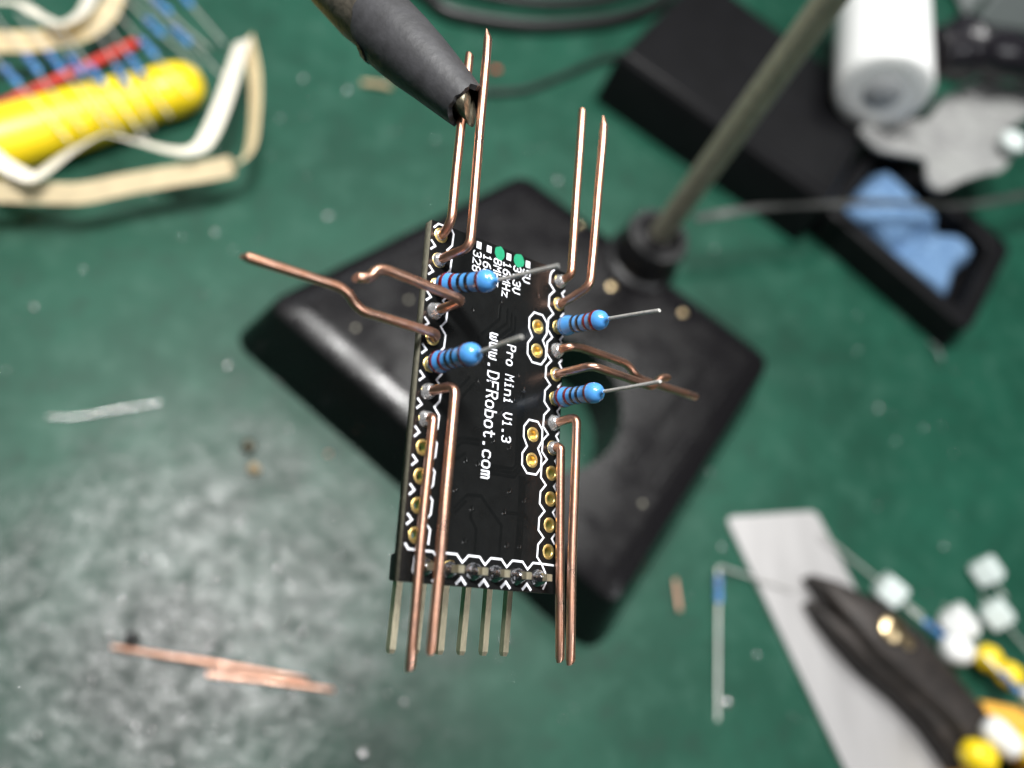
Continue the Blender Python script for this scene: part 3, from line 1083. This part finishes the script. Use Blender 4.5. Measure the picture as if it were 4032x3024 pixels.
for (a, c_) in rs:
    a, c_ = Vector((*a, 1.62)), Vector((*c_, 1.58))
    d = (c_ - a).normalized()
    mid = (a + c_) / 2
    r = empty('resistor')
    r.parent = band_o
    r.matrix_parent_inverse = band_o.matrix_basis.inverted()
    r.matrix_basis = axis_matrix(mid - d * RL / 2, d, random.uniform(0, 6))
    link('body', RM['body'], r)
    for i in range(5):
        link('colour_band', RM['band%d' % i], r)
    bm = bmesh.new()
    fwd = 2.0 if a.x < -11 else 1.5
    tube(bm, [Vector((0, 0, 0.6)), Vector((0.03, 0.02, 1.2)), Vector((0, 0, 0.6 + fwd))], 0.024, 6)
    obj('lead', bm, 'steel_lead', r)
    bm = bmesh.new()
    tube(bm, [Vector((0, 0, 0.05)), Vector((0, 0.02, -0.5)), Vector((0, 0, -1.35))], 0.024, 6)
    obj('lead', bm, 'steel_lead', r)

# ---- yellow handle and red rod ---------------------------------------------------------
yh = empty('tool_handle', (-12.5, 5.2, 0))
tag(yh, 'thick yellow plastic tool handle with rounded end lying under the resistor strip', 'handle')
A0, A1 = Vector((-16.5, 1.90, 0.82)), Vector((-8.95, 7.72, 0.66))
dv = (A1 - A0).normalized()
L_ = (A1 - A0).length
bm = bmesh.new()
prof = [(0.0, 0.0), (0.80, 0.05), (0.84, 2.0), (0.82, 4.5), (0.78, 6.0), (0.74, 7.2), (0.70, 7.85), (0.66, 8.00), (0.62, 8.05), (0.655, 8.12), (0.69, 8.35), (0.70, 8.65),
        (0.66, 9.0), (0.56, 9.25), (0.36, 9.45), (0.0, 9.53)]
lathe(bm, [(r, z * L_ / 9.53) for r, z in prof], 36, A0, dv)
pobj(yh, 'grip', bm, 'yellow', angle=60)
bm = bmesh.new()
lathe(bm, [(0.10, 0.0), (0.11, 0.04), (0.06, 0.07)], 16, A0 + dv * 8.0 * L_ / 9.53 + Vector((-0.02, 0.12, 0.60)), (0, 0.1, 1))
pobj(yh, 'rivet', bm, 'dark_steel')
bm = bmesh.new()
pts = [Vector((-15.6, 3.75, 0.28)), Vector((-13.84, 5.71, 0.28)), Vector((-12.4, 7.30, 0.28)), Vector((-10.93, 8.98, 0.28))]
tube(bm, spline(pts, 6), 0.135, 14, tip=(0.05, 0.5))
tag(obj('plastic_rod', bm, 'red'), 'thin red plastic rod lying along the yellow handle', 'rod')

# ================================================================== soldering stand (upper right)
st = empty('soldering_stand', (10, 9, 0))
tag(st, 'black soldering iron stand with a raised block and a sponge tray', 'soldering stand')
bm = bmesh.new()
blk = [(2.75, 10.75), (9.55, 6.30), (12.6, 11.2), (6.2, 15.9)]
prism(bm, rounded_poly(blk, 0.25, 4), 0.0, 1.85, inset=0.045)
pobj(st, 'block', bm, 'stand', angle=25)
bm = bmesh.new()
tube(bm, [Vector((3.2, 11.02, 1.80)), Vector((9.45, 6.92, 1.80)), Vector((12.0, 11.0, 1.80))], 0.13, 10)
pobj(st, 'rolled_edge', bm, 'stand')
tr = [(9.9, 6.9), (14.3, 3.05), (17.1, 6.8), (12.75, 10.7)]
bm = plate_bm(rounded_poly(tr, 0.5, 5), [rounded_poly([(10.6, 7.05), (14.2, 3.95), (16.15, 6.7), (12.7, 9.75)], 0.35, 5)], 1.2, bevel=0.08)
pobj(st, 'tray_wall', bm, 'stand', angle=30)
bm = bmesh.new()
prism(bm, tr, 0.0, 0.25, 0.01)
pobj(st, 'tray_floor', bm, 'stand', smooth=False)

bm = bmesh.new()
spg = [(10.75, 7.15), (14.1, 4.4), (15.6, 6.1), (14.2, 7.9), (12.6, 9.2)]
bmesh.ops.create_grid(bm, x_segments=40, y_segments=40, size=0.5)
top = []
for v in bm.verts:
    s, t = v.co.x + 0.5, v.co.y + 0.5
    p = (Vector((10.75, 7.15, 0)) * (1 - s) + Vector((14.05, 4.5, 0)) * s) * (1 - t) + (Vector((12.65, 9.3, 0)) * (1 - s) + Vector((15.75, 6.4, 0)) * s) * t
    e = min(s, 1 - s, t, 1 - t)
    h = 0.82 + 0.25 * noise.noise(Vector((p.x * 0.5, p.y * 0.5, 1.0))) + 0.05 * noise.noise(Vector((p.x * 2, p.y * 2, 3)))
    h -= 0.5 * math.exp(-((s - 0.48 - 0.2 * t) / 0.07) ** 2)          # the crease across it
    h *= min(1, 0.45 + e * 9)
    p += Vector((noise.noise(p * 0.8), noise.noise(p * 0.8 + Vector((9, 0, 0))), 0)) * 0.22
    v.co = (p.x, p.y, 0.27 + max(0.05, h))
r = bmesh.ops.extrude_face_region(bm, geom=bm.faces[:])
for g in r['geom']:
    if isinstance(g, bmesh.types.BMVert):
        g.co.z = 0.26
tag(obj('sponge', bm, 'sponge', angle=70), 'crumpled blue cleaning sponge lying in the black tray', 'sponge')

# white roll leaning above the stand
rl = empty('white_roll', (12.8, 11.1, 1.85))
tag(rl, 'bright white roll leaning on the soldering stand at the top edge', 'roll')
axw = Vector((0.21, 0.98, 0.0)).normalized()
base_p = Vector((11.15, 10.05, 3.34))
bm = bmesh.new()
lathe(bm, [(0.0, 0.02), (0.95, 0.0), (1.34, 0.0), (1.44, 0.06), (1.48, 0.2), (1.48, 3.4), (1.46, 6.6), (1.3, 6.8), (0, 6.8)], 56, base_p, axw)
pobj(rl, 'wrapper', bm, 'white', angle=50)
bm = bmesh.new()
lathe(bm, [(0.0, -0.02), (0.55, -0.03), (0.60, 0.0)], 32, base_p, axw, cap=False)
pobj(rl, 'core', bm, 'grey_box', angle=50)
bm = bmesh.new()
lathe(bm, [(0.0, 0.0), (0.42, 0.0), (0.45, 0.05), (0.45, 6.0), (0.3, 6.1)], 28, base_p + Vector((2.05, 1.3, -1.0)), axw)
tag(obj('cardboard_tube', bm, 'tan', angle=50), 'tan cardboard tube lying along the right side of the white roll', 'tube')

# crumpled grey cloth on the stand
cl = [(10.9, 9.45), (11.6, 10.14), (14.18, 10.95), (15.32, 12.42), (17.09, 13.54), (19.6, 13.62), (19.2, 12.58), (17.46, 11.26), (17.61, 10.41), (16.63, 9.22),
      (14.87, 8.42), (13.79, 7.69), (13.11, 8.04), (13.6, 9.06), (12.06, 9.06)]
bm = plate_bm(rounded_poly(cl, 0.35, 4), [], 0.16, bevel=0.03, z0=1.95)
bmesh.ops.triangulate(bm, faces=[f for f in bm.faces if len(f.verts) > 3])
for _ in range(3):
    lg = [e for e in bm.edges if e.calc_length() > 0.45]
    bmesh.ops.subdivide_edges(bm, edges=lg, cuts=1)
    bmesh.ops.triangulate(bm, faces=[f for f in bm.faces if len(f.verts) > 3])
for v in bm.verts:
    v.co.z += 0.45 * noise.noise(Vector((v.co.x * 0.45, v.co.y * 0.45, 2))) + 0.16 * noise.noise(Vector((v.co.x * 1.3, v.co.y * 1.3, 5)))
tag(obj('cloth', bm, 'grey_cloth', angle=80), 'crumpled grey cloth draped over the soldering stand', 'cloth')
bm = bmesh.new()
bmesh.ops.create_icosphere(bm, subdivisions=4, radius=0.45, matrix=Matrix.Translation((16.9, 10.15, 2.5)))
for v in bm.verts:
    dd = v.co - Vector((16.9, 10.15, 2.5))
    v.co += dd * 0.3 * noise.noise(v.co * 1.6)
    v.co.z -= dd.z * 0.25
tag(obj('cotton_ball', bm, 'white_part', angle=80), 'small white cotton ball on the corner of the grey cloth', 'cotton ball')

bm = bmesh.new()
tb = spline([(13.6, 12.5, 3.3), (14.3, 12.75, 3.3), (15.4, 13.2, 3.3), (17.6, 13.3, 3.3), (20.0, 13.3, 3.3), (22.0, 13.1, 3.2)], 6)
rr_ = []
for i in range(len(tb)):
    s = i / (len(tb) - 1)
    rr_.append(0.80 + 0.28 * math.exp(-((s - 0.33) / 0.055) ** 2) + 0.06 * math.sin(s * 40))
tube(bm, tb, rr_, 28)
tag(obj('iron_handle', bm, 'gloss_black', angle=60), 'glossy black soldering iron handle behind the grey cloth', 'soldering iron')
bm = bmesh.new()
box(bm, (25.5, 24.5, 3.0), (13, 9, 6.0), Matrix.Rotation(0.12, 3, 'Z'))
bmesh.ops.bevel(bm, geom=bm.edges[:], offset=0.3, segments=3, affect='EDGES')
tag(obj('storage_box', bm, 'grey_box', angle=50), 'pale grey plastic box in the far corner of the bench', 'box')

# braid across the tray
bm = bmesh.new()
br = spline([(4.72, 4.72, 2.2), (6.6, 5.35, 2.35), (8.61, 5.96, 2.25), (11.4, 6.75, 2.1), (14.19, 7.28, 2.0), (16.5, 8.1, 1.9), (20.5, 9.9, 1.7)], 8)
ribbon(bm, br, 0.26, 0.04, [1.2 + 0.22 * math.sin(i * 0.35) for i in range(len(br))])
tag(obj('desoldering_braid', bm, 'braid', angle=60), 'thin silvery braid stretched across the black tray and blue sponge', 'braid')

# black cables at the top edge, and one cable shadow built as a tube
bm = bmesh.new()
tube(bm, spline([(-4.6, 14.8, .26), (-3.52, 13.93, .26), (-2.87, 13.45, .26), (-2.01, 12.96, .26), (0.5, 13.19, .26), (3.19, 14.22, .26), (4.94, 15.36, .26), (6, 16.6, .26)], 6), 0.24, 14)
tag(obj('cable', bm, 'rubber'), 'thick black cable curving along the top edge of the bench', 'cable')
bm = bmesh.new()
tube(bm, spline([(-4.0, 15.3, .2), (-2.2, 14.3, .2), (0.5, 14.35, .2), (3.0, 15.2, .2), (5.0, 16.5, .2)], 6), 0.19, 14)
tag(obj('cable', bm, 'rubber'), 'black cable running behind the thick one, cut by the top edge', 'cable')
bm = bmesh.new()
tube(bm, spline([(-1.4, 9.75, .11), (-0.7, 10.03, .11), (0.52, 10.49, .11), (2.07, 11.69, .11), (2.8, 12.3, .11), (4.36, 13.23, .11)], 6), 0.10, 10)  # thin dark tube added in place of the raised cable's soft shadow
tag(obj('cable', bm, 'rubber'), 'thin dark strip standing in for the shadow of the raised cable', 'cable')

# ================================================================== lower right
rd = Vector((8.22 - 5.81, -9.2 + 3.22, 0)).normalized()
rn = Vector((-rd.y, rd.x, 0))
bm = bmesh.new()
c0 = Vector((5.80, -3.20, 0))
cor = [c0, c0 + Vector((2.76, 0.40, 0)), c0 + Vector((2.76, 0.40, 0)) + rd * 12, c0 + rd * 12]
prism(bm, rounded_poly([(p.x, p.y) for p in cor], 0.22, 4), 0.02, 0.13, 0.0)
tag(obj('steel_ruler', bm, 'steel', angle=30), 'wide plain steel ruler lying under the side cutters', 'ruler')

pl = empty('side_cutters', (9.4, -6.2, 0.2))
tag(pl, 'dark steel side cutters with brass pivot and orange handles on the ruler', 'pliers')


def loft(name, cs, m, z0):
    """lever built from cross sections: (x, y, half width, height)"""
    bm = bmesh.new()
    rows = []
    pts = [Vector((c[0], c[1], 0)) for c in cs]
    for i, c in enumerate(cs):
        t = (pts[min(len(pts) - 1, i + 1)] - pts[max(0, i - 1)]).normalized()
        n = Vector((-t.y, t.x, 0))
        row = []
        for k in range(14):
            a = 2 * PI * k / 14
            ca, sa = math.cos(a), math.sin(a)
            sx = math.copysign(abs(ca) ** 0.6, ca)
            sz = math.copysign(abs(sa) ** 0.6, sa)
            row.append(bm.verts.new(pts[i] + n * c[2] * sx + Vector((0, 0, z0 + c[3] * (0.5 + 0.5 * sz)))))
        rows.append(row)
    for A, B_ in zip(rows, rows[1:]):
        for k in range(14):
            bm.faces.new((A[k], A[(k + 1) % 14], B_[(k + 1) % 14], B_[k]))
    bm.faces.new(rows[0])
    bm.faces.new(rows[-1])
    return pobj(pl, name, bm, m, angle=45)


loft('jaw', [(7.78, -4.72, .03, .5), (8.2, -5.05, .26, .75), (8.75, -5.60, .54, 1.0), (9.35, -6.20, .76, 1.15), (10.1, -6.85, .74, 1.1), (10.9, -7.6, .62, 1.0), (11.7, -8.5, .55, 1.0)], 'dark_steel', 0.16)
loft('jaw', [(7.70, -5.36, .03, .4), (8.0, -5.75, .16, .6), (8.45, -6.2, .26, .75), (9.1, -6.75, .38, .8), (9.9, -7.3, .40, .8), (10.6, -8.1, .34, .75), (11.3, -9.2, .3, .7)], 'dark_steel', 0.14)
bm = bmesh.new()
lathe(bm, [(0.34, 0.0), (0.34, 0.10), (0.26, 0.16), (0, 0.17)], 24, (9.32, -6.12, 1.28))
pobj(pl, 'pivot', bm, 'brass')
bm = bmesh.new()
lathe(bm, [(0.16, 0.0), (0.16, 0.07), (0, 0.09)], 18, (9.75, -6.42, 1.24))
pobj(pl, 'rivet', bm, 'brass')
loft('handle', [(11.9, -7.9, .30, .8), (12.7, -8.2, .5, 1.0), (13.2, -8.6, .55, 1.1), (14.0, -10.0, .55, 1.1), (14.6, -12, .5, 1.0)], 'orange', 0.1)
loft('handle', [(11.2, -9.0, .30, .8), (11.6, -9.6, .5, 1.0), (12.2, -11, .55, 1.1), (12.6, -13, .5, 1.0)], 'orange', 0.1)


def axial(name, c, d, L, r, m, label, cat, group=None, lead=(1.2, 1.2), z=None, boxy=False):
    d = Vector((*d, 0)).normalized()
    c = Vector((c[0], c[1], r + 0.02 if z is None else z))
    root = empty(name, c)
    root.matrix_basis = axis_matrix(c, d)
    tag(root, label, cat, group)
    bm = bmesh.new()
    if boxy:
        box(bm, (0, 0, 0), (r * 2, r * 2.2, L))
        bmesh.ops.bevel(bm, geom=bm.edges[:], offset=r * 0.16, segments=3, affect='EDGES')
    else:
        lathe(bm, [(r * .3, -L / 2), (r * .8, -L / 2 + r * .2), (r, -L / 2 + r * .7), (r, L / 2 - r * .7), (r * .8, L / 2 - r * .2), (r * .3, L / 2)], 24)
    obj('body', bm, m, root, angle=50)
    for s, l in zip((1, -1), lead):
        if l:
            bm = bmesh.new()
            tube(bm, [Vector((0, 0, s * L * 0.45)), Vector((0.02, 0.0, s * (L * 0.5 + l * 0.5))), Vector((-0.03, 0.02, s * (L / 2 + l)))], 0.030, 8)
            obj('lead', bm, 'steel_lead', root)
    return root


axial('white_component', (10.32, -4.89), (1.4, -1.05), 0.64, 0.29, 'white_part', 'white boxy part with long bare lead above the side cutters', 'component', lead=(0.7, 2.0), boxy=True)
axial('white_component', (13.6, -4.17), (0.5, -0.9), 0.64, 0.29, 'white_part', 'topmost white boxy part near the right edge', 'component', lead=(0.5, 0), boxy=True)
axial('white_component', (13.59, -5.34), (0.7, -0.9), 0.64, 0.29, 'white_part', 'white boxy part directly below the topmost one at right', 'component', lead=(0.9, 0.3), boxy=True)
axial('white_component', (12.25, -5.66), (0.6, -0.8), 0.80, 0.32, 'white', 'white part with a shiny face beside the small blue resistor', 'component', lead=(0.8, 0.2), boxy=True)
axial('white_component', (11.72, -6.42), (1, -0.15), 0.80, 0.36, 'white', 'rounded white part touching the upper jaw of the cutters', 'component', lead=(0.4, 0), z=0.62)
axial('white_component', (11.80, -8.55), (0.8, -0.75), 1.0, 0.34, 'white', 'white part lying across the cutters at the bottom edge', 'component', lead=(0, 0), z=1.35)
axial('yellow_component', (12.58, -6.60), (0.8, -0.5), 0.62, 0.34, 'yellow', 'yellow bead nearest the white parts at right', 'component', lead=(0.3, 0.2), z=0.7)
axial('yellow_component', (13.22, -6.98), (0.8, -0.5), 0.66, 0.33, 'yellow', 'second yellow bead, against the right edge', 'component', lead=(0.3, 0.2), z=0.6)
axial('yellow_component', (11.15, -8.95), (0.9, -0.3), 0.8, 0.36, 'yellow', 'large yellow bead cut by the bottom edge', 'component', lead=(0, 0), z=1.2)
axial('yellow_component', (12.55, -8.75), (0.8, -0.3), 0.75, 0.40, 'yellow', 'yellow bead resting on the orange handle', 'component', lead=(0, 0), z=1.35)
axial('white_bead', (13.05, -7.55), (0.5, -0.9), 0.36, 0.16, 'white', 'tiny white bead between the yellow bead and orange handle', 'component', lead=(0, 0), z=1.25)


def loose_resistor(c, d, z, label, leads):
    root = empty('resistor')
    d = Vector((*d, 0)).normalized()
    root.matrix_basis = axis_matrix(Vector((*c, z)) - d * RL / 2, d)
    tag(root, label, 'resistor')
    link('body', RM['body'], root)
    for i in range(5):
        link('colour_band', RM['band%d' % i], root)
    inv = root.matrix_basis.inverted()
    for s, pts in zip((0.6, 0.06), leads):
        bm = bmesh.new()
        tube(bm, fillet([Vector((0, 0, s))] + [inv @ Vector(p) for p in pts], 0.15), 0.032, 8)
        obj('lead', bm, 'steel_lead', root)


loose_resistor((5.36, -5.11), (-0.08, -0.72), 0.13, 'lone blue resistor on the mat, one lead bent over the ruler',
               [[(5.25, -6.2, .08), (5.02, -8.2, .05)], [(5.39, -4.52, .14), (6.4, -4.8, .2), (7.46, -5.05, .2)]])
loose_resistor((11.33, -5.88), (0.53, -0.42), 0.42, 'small blue resistor between white parts and the cutters', [[(12.1, -6.5, .4)], [(10.7, -5.3, .3)]])
loose_resistor((12.66, -7.23), (0.28, -0.32), 1.15, 'blue resistor lying on the cutters below the yellow beads', [[(13.2, -7.9, 1.0)], [(12.2, -6.6, 1.0)]])

# ================================================================== offcuts on the mat


def offcut(name, pts, r, m, label, cat, group=None, tip=(0.02, 0.6)):
    bm = bmesh.new()
    tube(bm, spline(pts, 6), r, 12, tip=tip)
    return tag(obj(name, bm, m), label, cat, group)


offcut('copper_offcut', [(-8.47, -7.09, .06), (-7.3, -7.24, .13), (-6.25, -7.37, .16), (-4.53, -7.60, .10)], 0.050, 'copper', 'long copper wire offcut lying across another on the worn grey patch', 'wire')
offcut('copper_offcut', [(-6.55, -7.55, .052), (-5.2, -7.66, .052), (-3.96, -7.79, .052)], 0.050, 'copper', 'shorter copper wire offcut partly under the long one', 'wire')
offcut('copper_offcut', [(4.22, -4.93, .06), (4.24, -5.3, .06), (4.27, -5.70, .06)], 0.060, 'copper_cut', 'stubby copper offcut on the green mat beside the lone resistor', 'wire')
offcut('lead_offcut', [(-10.74, -2.23, .04), (-10.19, -2.17, .045), (-9.31, -1.88, .05), (-8.5, -1.61, .04)], 0.038, 'solder', 'bright silver lead offcut on the mat at far left', 'wire')
offcut('lead_offcut', [(13.55, 3.05, .35), (13.9, 2.95, .2), (14.15, 2.70, .04)], 0.04, 'solder', 'short silver strip standing in for the highlight on the sponge tray wall', 'wire')  # added piece that imitates a bright highlight on the tray's front wall
offcut('yellow_scrap', [(-4.69, 9.38, .08), (-4.25, 9.42, .1), (-3.84, 9.43, .08)], 0.09, 'tan', 'tan scrap of insulation on the mat left of the clip', 'scrap')
offcut('red_scrap', [(-0.66, 11.03, .06), (-0.58, 11.07, .08), (-0.48, 11.10, .06)], 0.08, 'red', 'tiny red scrap of insulation near the dark strip of cable shadow', 'scrap')


def crumb(c, r, m, label, name='solder_bead', cat='solder bead', group=None):
    bm = bmesh.new()
    bmesh.ops.create_icosphere(bm, subdivisions=2, radius=r, matrix=Matrix.Translation((c[0], c[1], r * 0.75)))
    for v in bm.verts:
        v.co += (v.co - Vector((c[0], c[1], r * .75))) * 0.3 * noise.noise(v.co * (1.0 / r))
    return tag(obj(name, bm, m, angle=70), label, cat, group)


crumb((-6.39, -2.5), 0.16, 'tarnish', 'dull brown lump on the mat by the base corner', 'flux_lump', 'lump')
crumb((-6.2, -3.04), 0.14, 'tan', 'pinkish lump just below the dull brown lump', 'flux_lump', 'lump')
crumb((5.28, -7.80), 0.10, 'solder', 'bright solder bead touching the lone resistor lead')
crumb((-5.55, -1.94), 0.06, 'solder', 'small bright bead close under the base edge')
crumb((-4.56, -2.47), 0.06, 'copper', 'tiny copper crumb under the base edge', 'copper_crumb', 'crumb')
crumb((-8.12, -6.92), 0.15, 'rubber', 'dark green lump above the long copper offcut', 'rubber_lump', 'lump')
crumb((-3.23, -9.02), 0.13, 'solder', 'glittering solder lump near the bottom edge')
# innumerable tiny solder crumbs and shavings
random.seed(11)
bm = bmesh.new()
for i in range(620):
    if i < 420:
        a = random.uniform(0, 2 * PI)
        rr = abs(random.gauss(0, 2.0))
        x, y = -6.6 + rr * 1.35 * math.cos(a), -6.9 + rr * 0.85 * math.sin(a)
    else:
        x, y = random.uniform(-12, 15), random.uniform(-9, 10)
    r = random.choice((0.010, 0.014, 0.018, 0.024)) * (1.3 if i < 420 else 1.5)
    if i % 6 == 0:
        r *= 1.9
    s = Matrix.Translation((x, y, r * 0.5)) @ Matrix.Rotation(random.uniform(0, 6), 4, 'Z') @ Matrix.Diagonal((random.uniform(.8, 2.4), 1, 0.7, 1))
    bmesh.ops.create_icosphere(bm, subdivisions=1, radius=r, matrix=s)
tag(obj('solder_crumbs', bm, 'solder', angle=80), 'fine solder crumbs scattered over the green mat', 'crumbs', kind='stuff')
